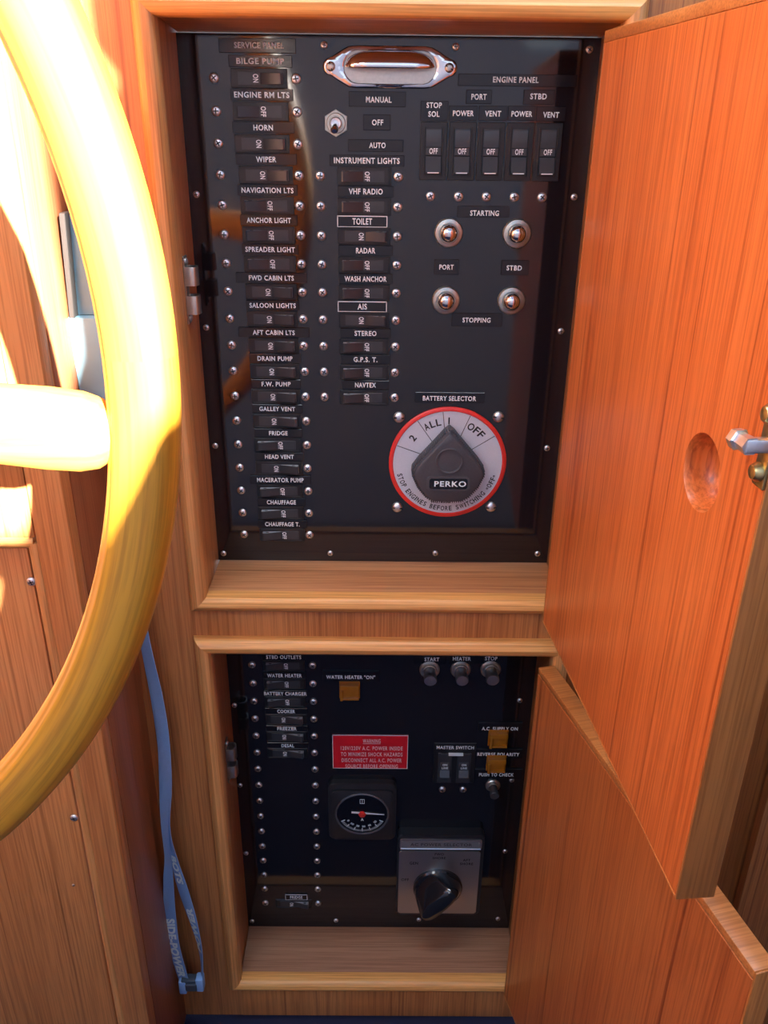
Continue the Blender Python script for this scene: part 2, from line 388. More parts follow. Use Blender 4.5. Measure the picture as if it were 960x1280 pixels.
def screw(parent, x, z, y=0.0, me=None, rot=0.0):
    return link('screw', me or SCREW, parent, (x, y, z), rot=(0, rot, 0))

# horizontally lying breaker, centre at 0; lever leans to +x when on, to -x when off
def breaker_meshes():
    body = MB()
    body.box(-27, 27, -1.5, 0.5, -8.5, 8.5, 0.5, 1, 0)
    body.box(-25, -3, -2.1, 0, 6.3, 7.6, 0.2, 1, 0); body.box(-25, 25, -2.1, 0, -7.9, -6.6, 0.2, 1, 0); body.box(24, 25.2, -2.1, 0, -7, 7, 0.2, 1, 0)
    bd = body.mesh('breaker_body', [M_BRK])
    def lever(sgn):
        m = MB()
        # wedge seen from the side: thin at the pivot, deep at the finger end
        pts = [(-1, 1.4), (0, 2.3), (21, 7.6), (22.6, 6.8), (22.6, 1.4)]
        m.prism([(sgn*a, b) for a, b in pts], -4.8, 4.8, lambda a, b, h: (a, -b, h), 0.35, 0, 1)
        m.bm.normal_update()
        for f in m.bm.faces:
            c_ = f.calc_center_median()/S
            if abs(f.normal.z) > 0.8 and c_.z > 4.6 or abs(c_.x) > 22.4: f.material_index = 2
        m.prism([(sgn*(17+2.0*math.cos(k*math.pi/5)), 4.4+1.0*math.sin(k*math.pi/5)) for k in range(10)], 4.7, 4.95, lambda a, b, h: (a, -b, h), 0, 1)
        # low side of the rocker
        m.prism([(-sgn*a, b) for a, b in [(4, 1.2), (4, 2.4), (20, 2.0), (20, 1.2)]], -5.4, 5.4, lambda a, b, h: (a, -b, h), 0.2, 0, 1)
        m.prism([(-sgn*a, b) for a, b in [(-1, 1.2), (-1, 3.0), (5, 3.0), (5, 1.2)]], -5.0, 5.0, lambda a, b, h: (a, -b, h), 0.3, 0, 1)
        return m.mesh('toggle', [M_TOG, M_DARK, M_TOGTOP])
    return bd, lever(1), lever(-1)
BODY, LEV_ON, LEV_OFF = breaker_meshes()
ONT = text_mesh('ON', 7.2, 4.4, M_WHITE, rot=math.radians(-90)); OFFT = text_mesh('OFF', 9.0, 4.2, M_WHITE, rot=math.radians(-90))
def breaker(parent, x, z, on, name, x_screws=(), tx=0.0):
    b = link('circuit_breaker', BODY, parent, (x, 0, z), 'breaker for '+name+(', switched on' if on else ', switched off'))
    link('toggle', LEV_ON if on else LEV_OFF, b)
    link('lettering', ONT if on else OFFT, b, (-3.0 if on else 3.0, -3.12, 0))
    for sx in x_screws: link('screw', SCREW, b, (sx-x, 0, 0), rot=(0, random.uniform(0, 1.5), 0))
    return b

def plate(parent, cx, cz, wd, ht, txt, tw, th=3.6, border=False, thick=1.9, edge=True, dx=0.0, dz=0.0, lines=None):
    m = MB(); m.box(-wd/2, wd/2, -thick, 0.2, -ht/2, ht/2, 0.35, 1, 0)
    if border:
        for q in ((-wd/2, wd/2, ht/2-0.9, ht/2), (-wd/2, wd/2, -ht/2, -ht/2+0.5), (-wd/2, -wd/2+0.8, -ht/2, ht/2), (wd/2-0.8, wd/2, -ht/2, ht/2)):
            m.box(q[0], q[1], -thick-0.15, -0.4, q[2], q[3], 0, 1, 1)
    p = link('label_plate', m.mesh('label_plate', [M_PLATE, M_WHITE]), parent, (cx, 0, cz), 'plate lettered '+txt.replace('\n', ' '))
    letter(txt, tw, th, p, (dx, -thick-0.08, dz))
    return p
def plate_px(parent, box, txt, tc_, th=3.6, **k):
    """box = pixel extent of the plate, tc_ = pixel extent of the words (x0, x1, y)"""
    x0, z1 = at(box[0], box[1]); x1, z0 = at(box[2], box[3])
    tx0, tz = at(tc_[0], tc_[2]); tx1, _ = at(tc_[1], tc_[2])
    return plate(parent, (x0+x1)/2, (z0+z1)/2, x1-x0, z1-z0, txt, tx1-tx0, th, dx=(tx0+tx1)/2-(x0+x1)/2, dz=tz-(z0+z1)/2, **k)

# ------------------------------------------------------------------ upper electrical panel
PX0, PX1 = -34.0, 364.0
up = tag(empty('electrical_panel', (165, 0, -522)), 'tall glossy black switch panel in the upper locker with service and engine breakers', 'electrical panel')
UP_ = (-165, 0, 522)
def upl(x, z): return (x-165, z+522)
class Sub:   # an empty-free way to keep world mm for children
    pass
def place(o, parent_loc): o.location = o.location-Vector(parent_loc)*S; return o
def U(o): return place(o, (165, 0, -522))
def panel_board(parent, ploc, z0, z1):
    return place(link('board', MB().box(PX0, PX1+14, 0, 6, z0, z1, 0.5, 1).mesh('board', M_PANEL), parent), ploc)
panel_board(up, (165, 0, -522), U0+0.3, 37)
for x, z in ((105.7, 28), (229.5, 28), (355.5, 27), (-25.5, -105), (355, -103.5), (-26, -239), (355, -239), (-26.3, -374), (352.5, -373), (-26.5, -512.5), (102.7, -511), (229.8, -509.5), (353.5, -509)):
    U(screw(up, x, z, 0, SCREW_S, random.uniform(0, 1.5)))
P = 28.575
XR, XT, XF = 78.2, 99.55, 177.3
rows1 = [('BILGE PUMP', 1, 60, 45), ('ENGINE RM LTS', 0, 60, 53), ('HORN', 1, 60, 19), ('WIPER', 1, 60, 20), ('NAVIGATION LTS', 0, 60, 52), ('ANCHOR LIGHT', 0, 58, 45),
         ('SPREADER LIGHT', 0, 58, 51), ('FWD CABIN LTS', 1, 74, 47), ('SALOON LIGHTS', 1, 56, 49), ('AFT CABIN LTS', 1, 76, 45), ('DRAIN PUMP', 1, 56, 38), ('F.W. PUMP', 1, 54, 32),
         ('GALLEY VENT', 1, 56, 40), ('FRIDGE', 0, 54, 21), ('HEAD VENT', 1, 56, 33), ('MACERATOR PUMP', 0, 70, 54), ('CHAUFFAGE', 0, 56, 34), ('CHAUFFAGE T.', 0, 58, 41)]
X1C, X2C = 45.5, 144.5
for i, (t, on, pw, tw) in enumerate(rows1):
    z = -P*i; off = -1.5 if i < 3 else 0
    U(breaker(up, X1C+off*1.6, z-0.5, on, t, (-0.0, XR)))
    tz = z+14.0
    U(plate(up, X1C+off+1, tz, pw, 10.2, t, tw, 4.3 if i < 15 else 4.6, thick=2.6 if pw > 65 else 1.9))
rows2 = [('INSTRUMENT LIGHTS', 0, 74, 65, 0), ('VHF RADIO', 0, 56, 34, 0), ('TOILET', 1, 51, 20, 1), ('RADAR', 0, 56, 20, 0), ('WASH ANCHOR', 0, 56, 44, 0), ('AIS', 1, 52, 10, 1),
         ('STEREO', 0, 54, 23.5, 0), ('G.P.S. T.', 0, 54, 26, 0), ('NAVTEX', 0, 52, 23, 0)]
for i, (t, on, pw, tw, bd) in enumerate(rows2):
    z = -85.8-P*i
    U(breaker(up, X2C-1, z-0.5, on, t, (XT, XF)))
    U(plate(up, X2C+(-3 if bd else 0.5 if i else 1.5), z+14.0, pw, 11 if bd else 10.2, t, tw, 4.6 if not bd else 5.2, border=bool(bd), thick=2.2 if bd else 1.9))
U(plate_px(up, (273, 47, 370, 67), 'SERVICE PANEL', (293, 355, 56.5), 4.2))
U(plate_px(up, (436, 114, 507, 134), 'MANUAL', (457.5, 489.5, 124.5), 4.3))
U(plate_px(up, (454, 143, 488, 163), 'OFF', (465, 479, 153), 4.3))
U(plate_px(up, (435, 174, 504, 190), 'AUTO', (461.5, 482, 181.5), 4.3))
# engine side
U(plate_px(up, (573, 92, 720, 109), 'ENGINE PANEL', (616, 673, 99.5), 4.3))
U(plate_px(up, (583, 112, 614, 130), 'PORT', (589, 608, 121), 4.3))
U(plate_px(up, (655, 112, 692, 131), 'STBD', (662.5, 683, 120.5), 4.3))
U(plate_px(up, (526, 126, 559.5, 151), 'STOP\nSOL', (533, 552, 137), 10.6))
for bx, tx, s in (((561.5, 132, 596, 151), (566, 592, 141.5), 'POWER'), ((599, 132, 633, 151), (606, 626, 142), 'VENT'), ((635.5, 132, 668, 151), (639, 665, 142.3), 'POWER'), ((671, 133, 706, 152), (678.5, 698.5, 143.5), 'VENT')):
    U(plate_px(up, bx, s, tx, 4.2))
eng = MB(); eng.box(-13.2, 13.2, -2.2, 0.5, -26.5, 26.5, 0.6, 1, 0)
for q in ((-9.6, -8.4), (8.4, 9.6)): eng.box(q[0], q[1], -3.4, 0, -22, 22, 0.2, 1, 0)
ENG = eng.mesh('engine_breaker_body', [M_BRK])
et = MB()
et.prism([(21, 2.0), (18, 3.6), (4, 3.0), (3, 4.2), (-3.5, 4.2), (-4.5, 2.6), (-19, 8.8), (-20.6, 8.0), (-20.6, 2.0)][::-1], -7.4, 7.4, lambda a, b, h: (h, -b, a), 0.3, 0, 1)
et.box(-5.6, 5.6, -9.4, -8.2, -19.9, -18.9, 0.1, 1, 1)  # line where the lever's edge catches light, painted white
ETOG = et.mesh('toggle', [M_TOG, M_WHITE]); EOFF = text_mesh('OFF', 8.2, 4.4, M_WHITE)
for k, n in enumerate(('stop solenoid', 'port power', 'port vent', 'starboard power', 'starboard vent')):
    x = 211.5+28.1*k
    b = U(link('circuit_breaker', ENG, up, (x, 0, -62.5), 'upright breaker for '+n+', switched off'))
    link('toggle', ETOG, b); link('lettering', EOFF, b, (0, -4.4, 0.2))
    link('screw', SCREW, b, (-1.2, 0, -41.6), rot=(0, random.uniform(0, 1.5), 0))
# starting / stopping push buttons
ring = MB().lathe([(14.6, 0), (14.6, 2.2), (13.6, 3.6), (10.2, 4.4), (9.8, 3.4), (9.2, 3.4), (9.2, 0)], seg=32, mat=0).mesh('washer_ring', M_NICKEL)
dome = MB().lathe([(9.0, 0), (9.0, 5.5), (8.6, 8.5), (7.2, 11.4), (4.6, 13.2), (2, 14), (0, 14.1)], seg=28, mat=0).mesh('dome_cap', M_CHROME)
for px, py, n in ((561, 291.5, 'port starting'), (646.5, 292.5, 'starboard starting'), (557.5, 376, 'port stopping'), (639.5, 376.5, 'starboard stopping')):
    x, z = at(px, py, -4)
    b = U(link('push_button', ring, up, (x, 0, z), 'chrome domed button for '+n)); link('dome_cap', dome, b)
U(plate_px(up, (572, 257, 636, 272), 'STARTING', (587.5, 623.5, 266), 4.4))
U(plate_px(up, (543, 324, 573, 343), 'PORT', (549, 567, 333.5), 4.3))
U(plate_px(up, (627, 325, 660, 344), 'STBD', (633, 652, 334.5), 4.3))
U(plate_px(up, (565, 391, 627, 408), 'STOPPING', (578, 613, 399.5), 4.4))
U(plate_px(up, (519, 489.5, 605, 503), 'BATTERY SELECTOR', (528.5, 595, 497), 4.6, thick=2.2))
# small bat toggle for the bilge pump
tx, tz = at(420, 154, -2)
hexp = [(12.5*math.cos(math.radians(60*k+30)), 12.5*math.sin(math.radians(60*k+30))) for k in range(6)]
m = MB().prism(hexp, 0, 2.6, XZ, 0.5, 0, 1); m.lathe([(9.4, 2.6), (9.4, 4.0), (8.6, 4.6), (7.0, 4.6), (7.0, 3.0), (0, 3.0)], seg=24, mat=0)
ts = U(link('toggle_switch', m.mesh('toggle_switch', M_NICKEL), up, (tx, 0, tz), 'small nickel bat switch beside MANUAL, OFF and AUTO'))
link('collar', MB().lathe([(5.8, 3), (5.8, 7.5), (4.8, 8.4), (3.2, 8.0), (0, 8.0)], seg=20).mesh('collar', M_STEEL), ts)
link('bat_lever', MB().tube([(0, -7, 0), (0.0, -11, -1.2), (-0.6, -17, -4), (-0.8, -21, -6), (-0.8, -23, -7)], [2.2, 2.4, 3.3, 3.6, 2.2], 12).mesh('bat_lever', M_CHROME), ts)

# chrome hooded panel lamp (bolted on: a thing of its own)
lx, lz = at(487.5, 84, -3)
lamp = tag(empty('panel_lamp', (lx, 0, lz)), 'chrome hooded lamp with eared ends at the top of the upper black panel', 'lamp')
hx = 45
def stad(hw, hh, c=14): return [(-hw, 0.0), (-hw+c, hh), (hw-c, hh), (hw, 0.0), (hw-c, -hh), (-hw+c, -hh)]
m = MB()
# bezel: rounded frame with two ears
out = []
for k in range(48):
    a = 2*math.pi*k/48
    out.append(a)
def ring_pt(a, hw, hh, e): 
    c_, s_ = math.cos(a), math.sin(a)
    return (hw*math.copysign(abs(c_)**(2/e), c_), hh*math.copysign(abs(s_)**(2/e), s_))
def star(poly, a):
    """radius of a star-shaped outline in direction a"""
    d = Vector((math.cos(a), math.sin(a))); best = 0
    for k in range(len(poly)):
        p, q = Vector(poly[k]), Vector(poly[(k+1) % len(poly)]); e = q-p; den = d.x*e.y-d.y*e.x
        if abs(den) < 1e-9: continue
        t = (p.x*e.y-p.y*e.x)/den; u_ = (p.x*d.y-p.y*d.x)/den
        if t > 0 and -1e-6 <= u_ <= 1+1e-6: best = max(best, t)
    return best
half = [(64, 0), (63.2, 3.6), (60.5, 6.6), (57, 7.6), (51, 11), (45, 14.5), (40, 17), (34, 18)]
outer = half+[(-x, z) for x, z in half[::-1]]; outer = outer+[(-x, -z) for x, z in outer[1:-1]]
hin = [(43.5, 0), (43, 4), (40.5, 8.5), (36, 12.4), (31, 13.8)]
inner = hin+[(-x, z) for x, z in hin[::-1]]; inner = inner+[(-x, -z) for x, z in inner[1:-1]]
NA = 144; angs = []
for k in range(NA):      # closer together along the flat ends, where the ears are
    a = 2*math.pi*k/NA; angs.append(math.atan2(math.sin(a)*0.32, math.cos(a)))
rings = []
for h, P_, k_, off in ((0, outer, 1.0, 0), (3.2, outer, 1.0, 0.3), (4.6, outer, 1.0, 1.6), (5.0, outer, 1.0, 3.2), (5.2, inner, 1.0, -1.6), (4.6, inner, 1.0, -0.5), (3.0, inner, 1.0, 0), (0.6, inner, 1.0, 0.2)):
    rings.append([m._v(((star(P_, a)-off)*math.cos(a), -h, (star(P_, a)-off)*math.sin(a))) for a in angs])
for a_, b_ in zip(rings, rings[1:]):
    for k in range(NA): m.bm.faces.new((a_[k], a_[(k+1) % NA], b_[(k+1) % NA], b_[k]))
link('bezel', m.mesh('bezel', M_CHROME), lamp)
for sg in (-1, 1):
    link('screw', dome_screw(4.4, 2.0, False, (M_BRUSH, M_DARK)), lamp, (sg*56, -4.9, 0), rot=(0, 0.5 if sg > 0 else 1.2, 0))
link('reflector', MB().prism(inner, 0.4, 1.6, XZ).mesh('reflector', M_BRUSH), lamp)
# hood over the upper half
m = MB(); nu, nv = 28, 10; grid = []
for i in range(nu+1):
    u_ = -1+2*i/nu; row = []
    prof_w = max(0.0, 1-abs(u_)**4)**0.5
    for j in range(nv+1):
        a = math.pi/2*1.12*j/nv
        row.append(m._v((42.5*u_, -(2.5+12.0*prof_w*math.sin(a)), 13.4*prof_w*math.cos(a)*1.0+0.6)))
    grid.append(row)
for i in range(nu):
    for j in range(nv): m.bm.faces.new((grid[i][j], grid[i+1][j], grid[i+1][j+1], grid[i][j+1]))
me = m.mesh('hood', M_CHROME)
hood = link('hood', me, lamp); sd = hood.modifiers.new('thick', 'SOLIDIFY'); sd.thickness = 0.0009

# battery selector switch
bx, bz = 239.4, -392.1
bs = tag(empty('battery_selector_switch', (bx, 0, bz)), 'round silver battery selector dial with red rim and large dark rotary knob', 'switch')
link('rim', MB().lathe([(67.5, 0), (67.5, 2.6), (66, 3.6), (63.5, 3.6), (62.6, 2.6), (62.6, 0)], seg=72).mesh('rim', M_REDRIM), bs, label='red enamel rim')
link('dial_face', MB().lathe([(62.8, 0), (62.8, 2.4), (0, 2.4)], seg=72).mesh('dial_face', M_DIAL), bs, label='brushed silver face')
m = MB()
for a in (160, 125, 97, 68, 33):
    a = math.radians(a); c_, s_ = math.cos(a), math.sin(a)
    q = [(r_*c_-w_*s_, r_*s_+w_*c_) for r_, w_ in ((28, .35), (62, .35), (62, -.35), (28, -.35))]
    m.prism(q, 2.3, 2.55, XZ)
link('sector_line', m.mesh('sector_line', M_BLACKTXT), bs)
def on_arc(ch, a, R, h, wd, flip, y=-2.6):
    """one letter standing on a circle"""
    v, f, size = text_pts(ch)
    V = v/size*np.array([wd, h]); th = math.radians(a); rot = th-math.pi/2 if not flip else th+math.pi/2
    c_, s_ = math.cos(rot), math.sin(rot)
    return [((p[0]*c_-p[1]*s_+R*math.cos(th))*S, y*S, (p[0]*s_+p[1]*c_+R*math.sin(th))*S) for p in V], f
def arc_text(items, parent, mat):
    vs, fs = [], []
    for it in items:
        v, f = on_arc(*it); n = len(vs); vs += v; fs += [tuple(i+n for i in q) for q in f]
    me = bpy.data.meshes.new('lettering'); me.from_pydata(vs, [], fs); me.materials.append(mat); me.update()
    return link('lettering', me, parent)
CW = {'I': 0.35, 'W': 1.45, 'M': 1.3, '"': 0.55, 'N': 1.05, 'G': 1.1, 'O': 1.15, 'H': 1.05, ' ': 0.75}
def run(s, a0, a1, R, h, wd, flip):
    cw = [CW.get(c, 0.9)+0.32 for c in s]; tot = sum(cw); a = a0; out_ = []
    for c, q in zip(s, cw):
        d = (a1-a0)*q/tot
        if c != ' ': out_.append((c, a+d/2, R, h*(0.4 if c == '"' else 1), wd*CW.get(c, 0.9), flip))
        a += d
    return out_
arc_text(run('STOP ENGINES BEFORE SWITCHING "OFF"', 193, 346, 56.5, 6.0, 3.7, True), bs, M_BLACKTXT)
ft = lambda s, a0, a1, R, h, w_: run(s, a0, a1, R, h, w_, False)
big = []
for it in (ft('2', 147, 139, 51, 8.4, 6.2)+ft('ALL', 124, 100, 51, 8.4, 6.2)+ft('I', 93, 88, 51.5, 8.0, 4.6)+ft('OFF', 66, 40, 51, 8.8, 6.6)):
    big.append(it)
arc_text(big, bs, M_BLACKTXT)
tri = text_mesh('FIG. 8502', 22, 2.6, M_BLACKTXT)
link('lettering', tri, bs, (-6, -2.6, -48.5))
def knob_outline(k=1.0, apex=47):
    base = [(0, apex), (5, apex-4), (20, 25), (33, 10), (40.5, -1), (41.0, -8), (34, -24), (24, -36), (17, -40.5), (0, -41.5)]
    full = base+[(-x, z) for x, z in base[::-1] if x > 0]
    return [(x*k, z*k) for x, z in full]
m = MB(); secs = [(2.4, 1.0), (4.0, 1.02), (20, 0.97), (24.0, 0.93), (25.2, 0.88)]
rings = [[m._v((x, -h, z)) for x, z in knob_outline(k)] for h, k in secs]
n = len(rings[0])
for a_, b_ in zip(rings, rings[1:]):
    for k in range(n): m.bm.faces.new((a_[k], a_[(k+1) % n], b_[(k+1) % n], b_[k]))
m.bm.faces.new(rings[-1]); m.bm.faces.new(rings[0][::-1])
# fluting round the skirt
o1 = knob_outline(1.0); 
for k in range(len(o1)):
    a_, b_ = Vector(o1[k]), Vector(o1[(k+1) % len(o1)]); L_ = (b_-a_).length; c_ = int(L_/2.4)
    for j in range(c_):
        p = a_+(b_-a_)*((j+0.5)/c_); d = (b_-a_).normalized(); nn = Vector((d.y, -d.x))
        if nn.dot(p) < 0: nn = -nn
        q = [p-d*0.6-nn*1.4, p+d*0.6-nn*1.4, p+d*0.35+nn*0.7, p-d*0.35+nn*0.7]
        m.prism([tuple(v) for v in q], 3.5, 20, XZ)
kn = link('knob', m.mesh('knob', M_KNOB), bs)
kr = MB().lathe([(15.5, 25.0), (15.5, 26.4), (14.6, 26.8), (13.4, 26.4), (13.0, 25.0)], c=(0, 0, 12), seg=32)
kr.prism(rrect(-24.5, 24.5, -24, -6.5, 4), 25, 26.3, XZ, 0.5, 0, 1)
link('raised_ring', kr.mesh('raised_ring', M_KNOB), kn)
link('badge', MB().prism(rrect(-21.5, 21.5, -21.5, -9, 2.5), 26.2, 26.7, XZ, 0.2, 0, 1).mesh('badge', M_PLATE), kn)
link('lettering', text_mesh('PERKO', 36, 6.8, M_STRAPTXT), kn, (2, -26.85, -15.2))
link('pointer', MB().prism([(-6, 37), (0, 43.5), (6, 37), (6, 34), (0, 39), (-6, 34)], 5, 9, XZ, 0.3).mesh('pointer', M_PLATE), kn, (0, 0, 2))
for px, py in ((498.8, 522), (623.2, 521.5), (496.6, 634.5), (613.8, 634)):
    x, z = at(px, py, -2); link('screw', SLOTTED, bs, (x-bx, 0, z-bz), rot=(0, random.uniform(-0.15, 0.15), 0))

# ------------------------------------------------------------------ lower electrical panel
LP = (165, 0, -1158)
lo = tag(empty('electrical_panel', LP), 'glossy black mains power panel in the lower locker with meter and amber lamps', 'electrical panel')
def Lw(o): return place(o, LP)
panel_board(lo, LP, L0+0.3, L1-0.3)
for px, py in ((293, 882), (300, 982), (307.5, 1067), (315, 1152), (420, 1151), (523.5, 1150), (622.5, 1149), (650, 876), (639.8, 975.5), (631.6, 1064.5)):
    x, z = at(px, py, -1); Lw(screw(lo, x, z, 0, SCREW_S, random.uniform(0, 1.5)))
LR = [830.5, 854, 876.7, 899.2, 920.7, 942, 963, 982.5, 1001, 1020, 1039.5, 1056.7, 1075, 1092.5, 1110, 1127.5]
rows3 = [('STBD OUTLETS', 0, 319.5), ('WATER HEATER', 0, 0), ('BATTERY CHARGER', 0, 0), ('COOKER', 1, 0), ('FREEZER', 1, 0), ('DESAL', 1, 0)]
W3 = [45, 45, 56, 23.5, 26, 17]
for i in range(16):
    z = -674.5-28.72*i; xl, xr = -1-3.5*i/15, 77.2-2.5*i/15
    if i < 6:
        Lw(breaker(lo, 40-0.15*i, z, rows3[i][1], rows3[i][0], (xl, xr)))
        Lw(plate(lo, 40.5, z+13.4, 56, 9.6, rows3[i][0], W3[i], 4.8))
    elif i == 15:
        Lw(breaker(lo, 38, z-1, 1, 'fridge', (xl, xr)))
        Lw(plate(lo, 42.5, z+13, 33, 11, 'FRIDGE', 18.5, 5.0, border=True, thick=1.9))
    else:
        Lw(screw(lo, xl, z, 0, SCREW, random.uniform(0, 1.5))); Lw(screw(lo, xr, z, 0, SCREW, random.uniform(0, 1.5)))
Lw(plate_px(lo, (403, 838, 474, 851), 'WATER HEATER "ON"', (408, 469, 845), 4.8, thick=2))
Lw(plate_px(lo, (518, 817, 557, 829), 'START', (530.5, 549, 823), 4.8))
Lw(plate_px(lo, (562, 817, 600, 829), 'HEATER', (566, 588.5, 822.3), 4.8))
Lw(plate_px(lo, (604, 817, 628, 829), 'STOP', (606, 621.5, 822), 4.8))
Lw(plate_px(lo, (598, 902, 652, 914), 'A.C. SUPPLY ON', (602, 647, 909.5), 4.8, thick=2))
Lw(plate_px(lo, (595, 935, 652, 947), 'REVERSE POLARITY', (596.5, 649, 941.5), 4.8, thick=2))
Lw(plate_px(lo, (594, 960, 652, 973), 'PUSH TO CHECK', (598.5, 642, 967), 4.8, thick=2))
for px, py, n in ((437, 864, 'WATER HEATER ON'), (623, 924, 'A.C. SUPPLY ON'), (620.5, 955.5, 'REVERSE POLARITY')):
    x, z = at(px, py, -5)
    lp = Lw(link('indicator_lamp', MB().box(-13.5, 13.5, -3, 0.5, -13.5, 13.5, 0.5, 1).mesh('lamp_bezel', M_AMBER), lo, (x, 0, z), 'square amber lamp below '+n if n[0] != 'R' else 'square amber lamp between REVERSE POLARITY and PUSH TO CHECK'))
    m = MB().box(-12.2, 12.2, -11, -1, 4.5, 12.2, 0.8, 1); m.box(-12.2, -8.6, -11, -1, -12.2, 5, 0.6, 1); m.box(-9, 12.2, -6, -1, -12.2, 5, 0.8, 1); m.box(-12.2, 12.2, -9, -1, -12.2, -9, 0.5, 1)
    link('lens', m.mesh('lens', M_AMBER), lp)
# three knurled push buttons
kb = MB().lathe([(13.2, 0), (13.2, 2.4), (11.8, 3.6), (9.5, 3.8), (9, 5.6), (7.6, 6.0), (7.6, 0)], seg=28).mesh('collar', M_NICKEL)
m = MB().lathe([(7.2, 0), (7.2, 17), (8.2, 17.2), (8.4, 24.4), (7.4, 26), (0, 26.2)], seg=24); KN = m.mesh('plunger', plain('dull_plunger_metal', (0.42, 0.40, 0.40), 0.3, 0.9, noise=0.15))
for px, py, n in ((537, 838, 'START'), (576, 838, 'HEATER'), (613.5, 837.5, 'STOP')):
    x, z = at(px, py, -3); b = Lw(link('push_button', kb, lo, (x, 0, z), 'metal push button under '+n)); link('plunger', KN, b)
x, z = at(616.3, 983, -3); b = Lw(link('push_button', kb, lo, (x, 0, z), 'small dark test button under PUSH TO CHECK'))
b.scale = (0.78, 1, 0.78)
link('plunger', MB().lathe([(6.2, 0), (6.2, 15), (8, 15.5), (8, 21), (7, 22), (0, 22)], seg=20).mesh('plunger', M_TOG), b)
# master switch
x0, z1 = at(543, 928); x1, z0 = at(592, 978); mx, mz = (x0+x1)/2, (z0+z1)/2; hw, hh = (x1-x0)/2, (z1-z0)/2
ms = Lw(link('master_switch', MB().box(-hw, hw, -1.8, 0.4, -hh, hh, 0.5, 1).mesh('switch_body', M_BRK), lo, (mx, 0, mz), 'two-pole master breaker with a pale bar joining its handles'))
link('lettering', text_mesh('MASTER SWITCH', hw*1.78, 4.8, M_WHITE), ms, (0, -1.95, hh-7))
for sg in (-1, 1):
    m = MB().box(sg*13-9.5, sg*13+9.5, -3.2, -1, -hh+2, hh-16, 0.5, 1, 0)
    m.prism([(8, 3), (2, 5.4), (-6, 3.6), (-14, 10), (-16.5, 9), (-16.5, 3)][::-1], -6.5, 6.5, lambda a, b_, h: (sg*13+h, -b_, a-4), 0.3, 0, 1)
    link('toggle', m.mesh('toggle', M_TOG), ms)
    link('lettering', text_mesh('ON\nLINE', 8.5, 9, M_STRAPTXT), ms, (sg*13, -5.6, -2))
    link('screw', SCREW, ms, (sg*14.5, 0, -hh-12.6), rot=(0, 0.4, 0))
mb_ = MB().box(-19, 19, -6.2, -3, hh-17.2, hh-15, 0.3, 1, 0); mb_.box(-9, 11, -6.8, -3, hh-17.6, hh-14.6, 0.3, 1, 1)
link('tie_bar', mb_.mesh('tie_bar', [M_TOG, M_WHITE]), ms)

# red warning placard
x0, z1 = at(415.3, 918.5, -1.5); x1, z0 = at(509.2, 961, -1.5)
wp = tag(empty('warning_sign', ((x0+x1)/2, 0, (z0+z1)/2)), 'small red plastic warning placard with white lettering on lower black panel', 'sign')
hw, hh = (x1-x0)/2, (z1-z0)/2
m = MB().box(-hw, hw, -1.5, 0, -hh, hh, 0.2, 1, 0); m.mi = 1
for q in ((-hw, hw, hh-0.9, hh), (-hw, hw, -hh, -hh+0.7), (-hw, -hw+0.7, -hh, hh), (hw-0.7, hw, -hh, hh)): m.box(q[0], q[1], -1.65, -0.5, q[2], q[3], 0, 1, 1)
link('plate', m.mesh('plate', [M_RED, M_WHITE]), wp)
pink = plain('pale_engraving', (0.85, 0.62, 0.60), 0.5)
for k, (s, w_) in enumerate((('WARNING', 24), ('120V/220V A.C. POWER INSIDE', 84), ('TO MINIMIZE SHOCK HAZARDS', 84), ('DISCONNECT ALL A.C. POWER', 82), ('SOURCE BEFORE OPENING', 72))):
    link('lettering', text_mesh(s, w_, 6.8, pink, bold=0.014, space=1.2), wp, (2, -1.62, hh*0.58-k*10.4+(2 if k == 0 else 0)))
link('underline', MB().box(-12, 12, -1.62, -1.5, -0.3, 0.3).mesh('underline', pink), wp, (2, 0, hh*0.58-2.6))

# meter
mx0, mx1, mz1, mz0 = 94, 189, -860, -972
mcx, mcz = (mx0+mx1)/2, (mz0+mz1)/2
mt = tag(empty('ammeter', (mcx, 0, mcz)), 'dark square meter with round dial, white needle and red hub', 'meter')
hw, hh = 47.5, 52
m = MB().prism(rrect(-hw, hw, -hh, hh, 10), 0, 9, XZ, 2.0, 0, 3); m.prism(rrect(-hw+4, hw-4, -hh+4, hh-10, 8), 8.5, 12, XZ, 1.5, 0, 2)
link('case', m.mesh('case', M_METER), mt)
dz = 0
link('bezel', MB().lathe([(38, 11.5), (38, 13.4), (37, 14), (35.6, 13.8), (35, 12.2)], c=(0, 0, dz), seg=56).mesh('bezel', plain('polished_dark_bezel', (0.18, 0.19, 0.21), 0.15, 0.6)), mt)
link('dial', MB().lathe([(35.4, 12.0), (35.4, 12.3), (0, 12.3)], c=(0, 0, dz), seg=48).mesh('dial', plain('dial_black', (0.006, 0.007, 0.012), 0.15)), mt)
m = MB()
for k in range(31):
    a = math.radians(205+130*k/30); r0_ = 29 if k % 5 else 26.5; w_ = 0.28 if k % 5 else 0.5
    c_, s_ = math.cos(a), math.sin(a)
    m.prism([(r_*c_-q*s_, dz+r_*s_+q*c_) for r_, q in ((r0_, w_), (32.5, w_), (32.5, -w_), (r0_, -w_))], 12.3, 12.5, XZ)
link('scale_marks', m.mesh('scale_marks', M_STRAPTXT), mt)
nums = []
for s, a in (('0', 212), ('10', 233), ('20', 254), ('30', 275), ('40', 296), ('50', 322)):
    nums.append((s, a, 23, 3.6, 2.0*len(s)+0.6, True, -12.5))
arc_text(nums, mt, M_STRAPTXT)
link('lettering', text_mesh('A', 4, 5, M_STRAPTXT), mt, (0, -12.5, dz-10))
